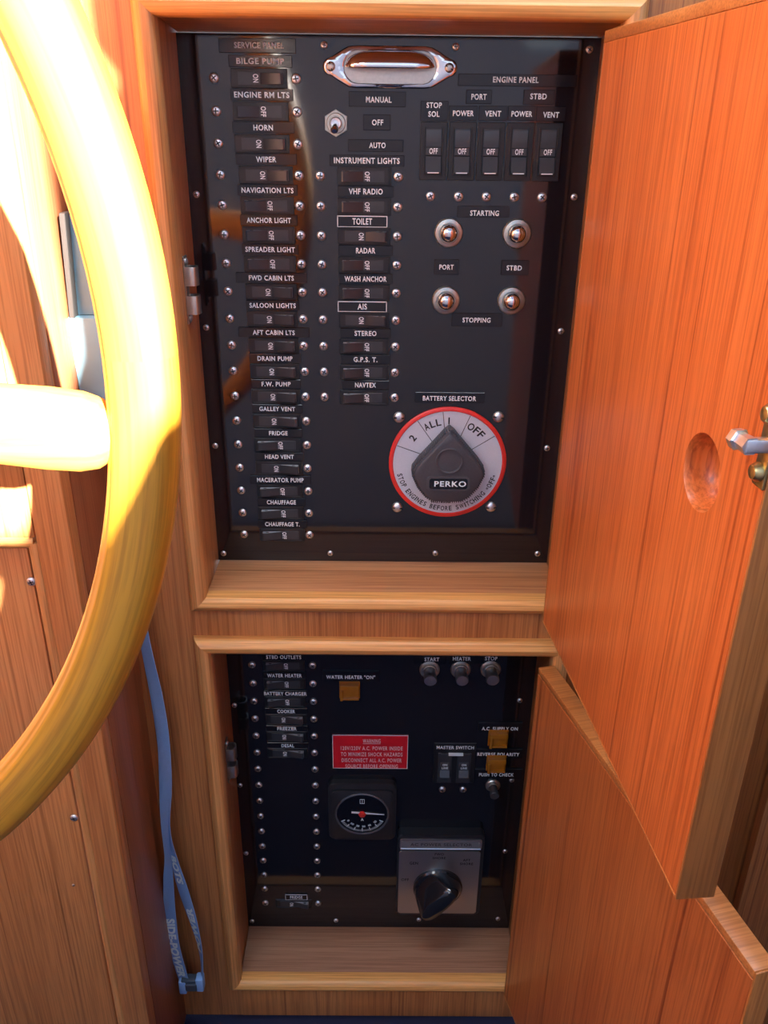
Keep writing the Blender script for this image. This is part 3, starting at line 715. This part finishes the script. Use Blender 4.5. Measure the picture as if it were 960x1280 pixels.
link('emblem', MB().prism([(-3.2, 19), (-3.2, 27), (3.2, 27), (3.2, 19.02), (-2.6, 19.02), (-2.6, 19.6), (2.6, 19.6), (2.6, 26.4), (0.3, 26.4), (0.3, 20), (-0.3, 20), (-0.3, 26.4), (-2.6, 26.4), (-2.6, 19)], 12.3, 12.5, XZ).mesh('emblem', M_STRAPTXT), mt)
nd = math.radians(-5)
link('needle', MB().prism([(x*math.cos(nd)-y*math.sin(nd), 3+x*math.sin(nd)+y*math.cos(nd)) for x, y in ((-15, 1.5), (10, 1.3), (31, 0.5), (31, -0.5), (10, -1.3), (-15, -1.5))], 13.2, 13.8, XZ).mesh('needle', M_WHITE), mt)
link('hub', MB().prism([(5.4*math.cos(math.radians(60*k)), 1+5.6*math.sin(math.radians(60*k))) for k in range(6)], 13, 15, XZ, 0.4).mesh('hub', M_REDRIM), mt)

# AC power selector
sx0, sx1, sz1, sz0 = 192, 316, -952, -1112
pcx, pcz = 254, (sz0+sz1)/2
ps = tag(empty('power_selector_switch', (pcx, 0, pcz)), 'AC power selector with silver face plate and glossy black rotary handle', 'switch')
hw, hh = 62, 80
link('housing', MB().prism(rrect(-hw, hw, -hh, hh, 7), 0, 15, XZ, 2.5, 0, 3).mesh('housing', M_METER), ps)
fr = MB().prism(rrect(-hw+3, hw-4, hh-26, hh-7, 3.5), 14.8, 16.4, XZ, 0.5, 0, 1)
fr.prism(rrect(-hw+5.5, hw-6.5, hh-23, hh-9.6, 2.5), 16.2, 16.6, XZ, 0, 1)
fr.box(-hw+4, hw-5, -17.6, -15, hh-26.6, hh-23.6, 0.6, 1, 0)
nm = link('name_plate', fr.mesh('name_plate', [M_SILVER, plain('grey_name_strip', (0.16, 0.16, 0.17), 0.4)]), ps)
link('lettering', text_mesh('AC POWER SELECTOR', 88, 5.6, M_BLACKTXT), nm, (0, -16.75, hh-16.4))
fp = link('face_plate', MB().prism(rrect(-hw+2.5, hw-5, -hh+5, hh-30, 4), 14.8, 16.2, XZ, 0.4, 0, 1).mesh('face_plate', M_SILVER), ps)
for s, x, z, w_, h_ in (('FWD\nSHORE', -2, 41, 19, 12), ('AFT\nSHORE', 38, 30, 19, 12), ('GEN', -38, 27, 12, 5.4), ('OFF', -50, -6, 11, 5.4)):
    link('lettering', text_mesh(s, w_, h_, M_BLACKTXT), fp, (x, -16.35, z))
kx, kz = -2, -20
link('skirt', MB().lathe([(36, 16), (36, 20), (34, 22.5), (30, 23.5), (0, 23.5)], c=(kx, 0, kz), seg=48).mesh('skirt', M_GLOSSBLK), ps)
m = MB(); ang = math.radians(52); nseg = 40; rings = []
for h, a_, b_ in ((20, 33, 31), (26, 34, 29), (34, 35, 24), (42, 35.5, 18), (48, 35, 14), (51.5, 33, 11), (53, 28, 7)):
    rings.append([m._v((kx+ring_pt(2*math.pi*k/nseg, a_, b_, 2.6)[0]*math.cos(ang)-ring_pt(2*math.pi*k/nseg, a_, b_, 2.6)[1]*math.sin(ang), -h,
                        kz+ring_pt(2*math.pi*k/nseg, a_, b_, 2.6)[0]*math.sin(ang)+ring_pt(2*math.pi*k/nseg, a_, b_, 2.6)[1]*math.cos(ang))) for k in range(nseg)])
for a_, b_ in zip(rings, rings[1:]):
    for k in range(nseg): m.bm.faces.new((a_[k], a_[(k+1) % nseg], b_[(k+1) % nseg], b_[k]))
m.bm.faces.new(rings[-1]); m.bm.faces.new(rings[0][::-1])
link('handle', m.mesh('handle', M_GLOSSBLK), ps)

# ------------------------------------------------------------------ catches on the left linings
def roller_catch(zc, label, top_pin):
    t = tag(empty('roller_catch', (-33, -48, zc)), label, 'catch')
    L = 33
    link('mounting_plate', MB().box(0, 1.8, -7, 7, -L, L, 0.4, 1).mesh('mounting_plate', M_NICKEL), t)
    for sg in (-1, 1):
        m = MB(); n = 14; r = 6.2; z0_ = -9 if sg < 0 else -9
        # a spring lip folded into a C
        pts = [(1.6+0, -8), (6, -8)]+[(9+4.4*math.cos(q), 0+8*math.sin(q)) for q in [math.radians(-75+150*k/10) for k in range(11)]]+[(6, 8), (1.6, 8)]
        inner = [(x-1.4 if x > 2 else x, y*0.82) for x, y in pts][::-1]
        m.prism(pts+inner, -9, 9, lambda a, b, h: (a, b, h), 0.2)
        link('spring_lip', m.mesh('spring_lip', M_NICKEL), t, (0, 0, sg*14))
        link('screw', MB().lathe([(3.6, 0), (3.6, 1), (2, 2), (0, 2.2)], seg=14, axis='x').mesh('screw', M_STEEL), t, (1.8, 0, sg*27.5))
    return t
roller_catch(-191, 'dull metal spring catch on left lining of the upper locker', True)
roller_catch(-790, 'dull metal spring catch on left lining of the lower locker', False)

# ------------------------------------------------------------------ locker doors, swung open
def locker_door(hinge, ang, width, thick, z0, z1, label, mat, hole=None, edge=None, edge_h=None):
    """u runs from the hinge to the free edge, v out of the inner face (towards the lockers' left), z up"""
    t = tag(empty('locker_door', (hinge[0], hinge[1], z0)), label, 'door')
    d = Vector((math.cos(ang), math.sin(ang), 0)); n_ = Vector((-d.y, d.x, 0))   # n_ points away from the inner face
    t.rotation_euler = (0, 0, ang)
    H = z1-z0; LIP = 16
    # local frame: x = along the width, y = through the thickness (inner face y=0, body at y>0)
    m = MB().box(2.5, width-2.2, 0.0, thick, 2.5, H-9, 0.6, 1)
    panel = link('panel', m.mesh('panel', mat), t)
    if hole:
        cut = MB().lathe([(0, 24), (12, 23.4), (19, 21), (23.4, 16), (25, 9), (25.3, 1.2), (26.4, -0.4), (27.5, -5), (0, -5)], c=(hole[0], 0, hole[1]-z0), seg=48, axis='y')
        # out of panel for the lathe is -y, the hole must go to +y
        for v in cut.bm.verts: v.co.y = -v.co.y
        cm = cut.mesh('cut', mat); co = link('cut', cm, t)
        bo = panel.modifiers.new('recess', 'BOOLEAN'); bo.object = co; bo.operation = 'DIFFERENCE'; bo.solver = 'EXACT'
        bpy.context.view_layer.update()
        dg = bpy.context.evaluated_depsgraph_get()
        nm_ = bpy.data.meshes.new_from_object(panel.evaluated_get(dg)); panel.modifiers.clear(); panel.data = nm_
        bpy.data.objects.remove(co); nm_.shade_smooth(); nm_.set_sharp_from_angle(angle=math.radians(35))
    link('edge_lipping', MB().box(width-2.2, width, 0.0, thick, 0, H, 0.7, 2).mesh('edge_lipping', edge), t, label='darker solid wood strip on the free edge')
    link('edge_lipping', MB().box(0, width-2.2, 0.0, thick, H-9, H, 1.2, 2).mesh('edge_lipping', edge_h), t)
    link('edge_lipping', MB().box(0, width-2.2, 0.0, thick, 0, 2.5, 0.5, 1).mesh('edge_lipping', edge_h), t)
    link('edge_lipping', MB().box(0, 2.5, 0.0, thick, 2.5, H-9, 0.5, 1).mesh('edge_lipping', edge), t)
    return t
a1 = math.atan2(-0.9963, 0.0856)
ud = locker_door((345.5, -99), a1, 373, 29, -543, 34, 'upper locker door standing open, orange teak with an oval finger hole', W_DOOR, hole=(297, -242), edge=W_EDGE, edge_h=W_EDGE_H)
a2 = math.atan2(-393, 99)
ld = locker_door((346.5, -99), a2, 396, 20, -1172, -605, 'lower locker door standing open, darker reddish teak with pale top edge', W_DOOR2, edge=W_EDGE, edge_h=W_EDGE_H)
# striker of the upper door
st = link('striker', MB().box(345, 349, 0, 0, 0, 0).mesh('x', M_BRASS), ud); bpy.data.objects.remove(st)
zz = -196+543
m = MB().box(361, 373, -2.4, 0, zz-26, zz+26, 0.8, 2)
sp = link('striker_plate', m.mesh('striker_plate', M_BRASS), ud)
m = MB().box(366, 373, -16, -1.5, zz-4, zz+4, 1.2, 2); m.tube([(372, -13, zz), (358, -14, zz)], [5.5, 4.6], 6); m.tube([(361, -14, zz), (356, -15, zz)], [6.6, 5.8], 6)
link('striker_tongue', m.mesh('striker_tongue', M_STEEL), sp)
for dz in (-17, 17):
    link('screw', MB().lathe([(5.6, 0), (5.6, 2), (4, 4.5), (0, 5.2)], c=(0, 0, 0), seg=18).mesh('screw', M_BRASS), sp, (367, -2.4, zz+dz))

# ------------------------------------------------------------------ screws of the left panel
for px, py in ((38.5, 728), (92, 1023.5)):
    x, z = at(px, py, LY+2); o = lpart('screw', dome_screw(4.4, 2.4)); o.location = Vector((x+300, 4, z-FLOOR))*S
x, z = at(91, 1108, LY+2); o = lpart('plug', MB().lathe([(1.8, 0), (1.5, 0.8), (0, 1)], seg=10).mesh('plug', M_BRUSH)); o.location = Vector((x+300, 4, z-FLOOR))*S

# ------------------------------------------------------------------ pale housing behind the wheel
hb = tag(empty('control_housing', (-98, FY-65, -290)), 'pale blue-grey plastic housing in the corner behind the steering wheel', 'box')
def H_(o): return place(o, (-98, FY-65, -290))
m = MB().prism([(-119, -198), (-68, -198), (-66, -262), (-92, -274), (-106, -283), (-117, -287)], 85, 150, XZ, 3, 0, 2)
H_(link('lower_case', m.mesh('lower_case', M_BOX), hb))
m = MB().prism([(-108, -112), (-70, -112), (-70, -198), (-112, -198)], 85, 140, XZ, 2, 0, 2)
H_(link('upright_case', m.mesh('upright_case', M_BOX), hb))
m = MB().prism([(-112.5, -110), (-107, -110), (-111.5, -199), (-116.5, -199)], 120, 150, XZ, 1.5, 0, 2)  # dark strip along the left edge of the upright case
H_(link('edge_strip', m.mesh('edge_strip', M_DARKSTRIP), hb))

# ------------------------------------------------------------------ lanyard hanging in front of the bulkhead
ly = tag(empty('lanyard', (-95, -112, -560)), 'blue-grey woven lanyard with pale lettering hanging beside the wheel', 'lanyard')
def Ln(o): return place(o, (-95, -112, -560))
def catmull(pts, n=8):
    P_ = [Vector(p) for p in pts]; P_ = [P_[0]*2-P_[1]]+P_+[P_[-1]*2-P_[-2]]; out_ = []
    for i in range(1, len(P_)-2):
        for k in range(n):
            t = k/n; a, b, c, d = P_[i-1:i+3]
            out_.append(0.5*((2*b)+(-a+c)*t+(2*a-5*b+4*c-d)*t*t+(-a+3*b-3*c+d)*t**3))
    out_.append(P_[-2]); return out_
def strap(rows, name='strap', n=10, th=1.0):
    """rows = (x, y, z, twist in degrees, half width); a flat woven band with thickness"""
    c = catmull([(r[0], r[1], r[2]) for r in rows], n); q = catmull([(r[3], r[4], 0) for r in rows], n)
    m = MB(); uvl = m.bm.loops.layers.uv.new('UVMap'); prev = None; L_ = 0; secs = []
    for i, p in enumerate(c):
        if i: L_ += (c[i]-c[i-1]).length
        a = math.radians(q[i].x); d = Vector((math.cos(a), -math.sin(a), 0)); nn = Vector((-math.sin(a), -math.cos(a), 0)); hw_ = q[i].y
        secs.append(([m._v(p+d*hw_*s_+nn*th*t_) for s_, t_ in ((-1, 0.0), (-0.9, .5), (0.9, .5), (1, 0.0), (0.9, -.5), (-0.9, -.5))], L_))
    for (a, la), (b, lb) in zip(secs, secs[1:]):
        for k in range(6):
            f = m.bm.faces.new((a[k], a[(k+1) % 6], b[(k+1) % 6], b[k]))
            us = [(-1, -.9, .9, 1, .9, -.9)[j] for j in (k, (k+1) % 6, (k+1) % 6, k)]
            for lp_, u_, l_ in zip(f.loops, us, (la, la, lb, lb)): lp_[uvl].uv = (l_/30, u_)
    m.bm.faces.new(secs[0][0]); m.bm.faces.new(secs[-1][0][::-1])
    return Ln(link(name, m.mesh(name, M_STRAP), ly)), c, q
# left band: from behind the rim down, crosses, then the outer side of the loop
sA, cA, qA = strap([(-101, -112, -470, 12, 6.5), (-98, -112, -560, 18, 6), (-92, -113, -640, 10, 6.8), (-91, -114, -700, 5, 7.4), (-95, -115, -770, -8, 7.6), (-101, -115, -830, -40, 6.4),
                    (-104, -113, -885, -58, 5.8), (-108, -112, -930, -30, 6.6), (-112, -112, -990, -8, 7.6), (-113, -112, -1050, 6, 8.4), (-108, -112, -1105, 14, 8.6), (-104, -112, -1135, 10, 8)])
sB, cB, qB = strap([(-103, -109, -470, 5, 6), (-100, -109.5, -560, 10, 6), (-96, -110, -650, 0, 5.0), (-94, -110.5, -720, -5, 6.0), (-97, -111, -790, 30, 6.0), (-100, -110, -850, 50, 5.2),
                    (-98, -109, -900, 28, 6.8), (-92, -109, -950, 16, 8.0), (-84, -110, -1005, 24, 7.6), (-78, -111, -1060, 48, 6.4), (-78, -112, -1105, 66, 5.6), (-80, -112, -1122, 60, 6)])
def text_on_strap(s, c, q, z_a, z_b, ht, flip=False, off=1.0):
    """lettering that follows the band between two heights"""
    v, f, size = text_pts(s, 0.0, 1.05, 0.05)
    zs = [p.z for p in c]
    def frame(z):
        for i in range(len(c)-1):
            if zs[i] >= z >= zs[i+1]:
                t = (zs[i]-z)/(zs[i]-zs[i+1]+1e-9); p = c[i].lerp(c[i+1], t); a = math.radians(q[i].x+(q[i+1].x-q[i].x)*t); return p, a
        return c[-1], math.radians(q[-1].x)
    vs = []
    for x, y in v:
        t = x/size[0]+0.5; b = y/size[1]*ht
        if flip: t = 1-t; b = -b
        p, a = frame(z_a+(z_b-z_a)*t); d = Vector((math.cos(a), -math.sin(a), 0)); nn = Vector((-math.sin(a), -math.cos(a), 0))
        w_ = p+d*b+nn*off
        vs.append(tuple(w_*S))
    me = bpy.data.meshes.new('lettering'); me.from_pydata(vs, [], f); me.materials.append(M_STRAPTXT); me.update()
    return me
W0 = Vector((-95, -112, -560))*S
link('lettering', text_on_strap('SIDE-POWER', cA, qA, -1004, -1120, 12), sA)
link('lettering', text_on_strap('POWER', cB, qB, -985, -1068, 10.5, flip=True), sB)
link('lettering', text_on_strap('BOTS', cB, qB, -893, -943, 9.5), sB)
m = MB().box(-108, -80, -119, -106, -1142, -1120, 2.0, 2, 0); m.box(-102, -86, -121, -116, -1138, -1125, 1.0, 1, 0)
bk = Ln(link('buckle', m.mesh('buckle', M_BUCKLE), ly, rot=None))
for xx, dz in ((-106, 0), (-82, 5)):
    Ln(link('strap_end', MB().box(xx-5.5, xx+5, -120, -106, -1146+dz, -1122+dz, 2.0, 2).mesh('strap_end', M_STRAP), ly))

# ------------------------------------------------------------------ steering wheel
WC = Vector((-399.7, -486.4, -148.8)); WR = 435.5
sw = tag(empty('steering_wheel', WC), 'large varnished wooden steering wheel with flared spokes, partly in sun', 'steering wheel')
WA, WB = 0.046, -0.007
nrm = Vector((math.sin(WA)*math.cos(WB), -math.cos(WA)*math.cos(WB), math.sin(WB)))
e1 = Vector((math.cos(WA), math.sin(WA), 0)); e2 = nrm.cross(e1)
if e2.z < 0: e2 = -e2
m = MB(); uvl = m.bm.loops.layers.uv.new('UVMap'); NS, NV = 180, 60; rings = []
def sect(k):
    a = 2*math.pi*k/NV; c_, s_ = math.cos(a), math.sin(a); e = 2.35
    x = 19.3*math.copysign(abs(c_)**(2/e), c_); y = 17.5*math.copysign(abs(s_)**(2/e), s_)
    g = 1-0.05*math.exp(-((math.degrees(a)-146)/3.5)**2)     # fine quirk along the inner front corner
    return x*g, y*g
for i in range(NS):
    th = 2*math.pi*i/NS; rd = math.cos(th)*e1+math.sin(th)*e2
    rings.append([m._v(rd*(WR+sect(k)[0])+nrm*sect(k)[1]) for k in range(NV)])
for i in range(NS):
    a, b = rings[i], rings[(i+1) % NS]
    for k in range(NV):
        f = m.bm.faces.new((a[k], a[(k+1) % NV], b[(k+1) % NV], b[k]))
        pass
        for lp_, (ii, kk) in zip(f.loops, ((i, k), (i, k+1), (i+1, k+1), (i+1, k))): lp_[uvl].uv = (ii/NS*2.74, abs(kk/NV*2-1)*0.12)
link('rim', m.mesh('rim', W_WHEEL), sw)
# brass-dark seam line let into the inner front corner of the rim
m = MB(); NS2 = 180
for i in range(NS2):
    pass
def spoke(ang):
    m = MB(); rings = []
    dx = math.cos(ang)*e1+math.sin(ang)*e2; dy = nrm.cross(dx)
    for r_, hw_, hd_ in ((60, 17, 13), (110, 15, 13), (200, 16, 13), (290, 19, 14), (350, 22, 15), (385, 23.2, 15.5), (402, 22.4, 15.5), (412, 19.5, 14.5), (417.5, 15, 12), (420.5, 9, 8)):
        rings.append([m._v(dx*r_+dy*ring_pt(2*math.pi*k/24, hw_, hd_, 2.3)[0]+nrm*ring_pt(2*math.pi*k/24, hw_, hd_, 2.3)[1]) for k in range(24)])
    for a, b in zip(rings, rings[1:]):
        for k in range(24): m.bm.faces.new((a[k], a[(k+1) % 24], b[(k+1) % 24], b[k]))
    m.bm.faces.new(rings[0][::-1]); m.bm.faces.new(rings[-1])
    link('spoke', m.mesh('spoke', W_SPOKE), sw)
for k in range(6): spoke(math.radians(-6.2+60*k))
m = MB(); rings = []
for h, r_ in ((-30, 60), (-30, 66), (-10, 72), (14, 72), (24, 62), (30, 40), (32, 20), (33, 0.5)):
    rings.append([m._v(nrm*h+(math.cos(2*math.pi*k/40)*e1+math.sin(2*math.pi*k/40)*e2)*r_) for k in range(40)])
for a, b in zip(rings, rings[1:]):
    for k in range(40): m.bm.faces.new((a[k], a[(k+1) % 40], b[(k+1) % 40], b[k]))
m.bm.faces.new(rings[0][::-1])
link('hub', m.mesh('hub', W_SPOKE), sw)
m = MB(); m.tube([tuple(nrm*-28), tuple(nrm*-28+Vector((0, 234, 0)))], 16, 20)
link('shaft', m.mesh('shaft', M_STEEL), sw)
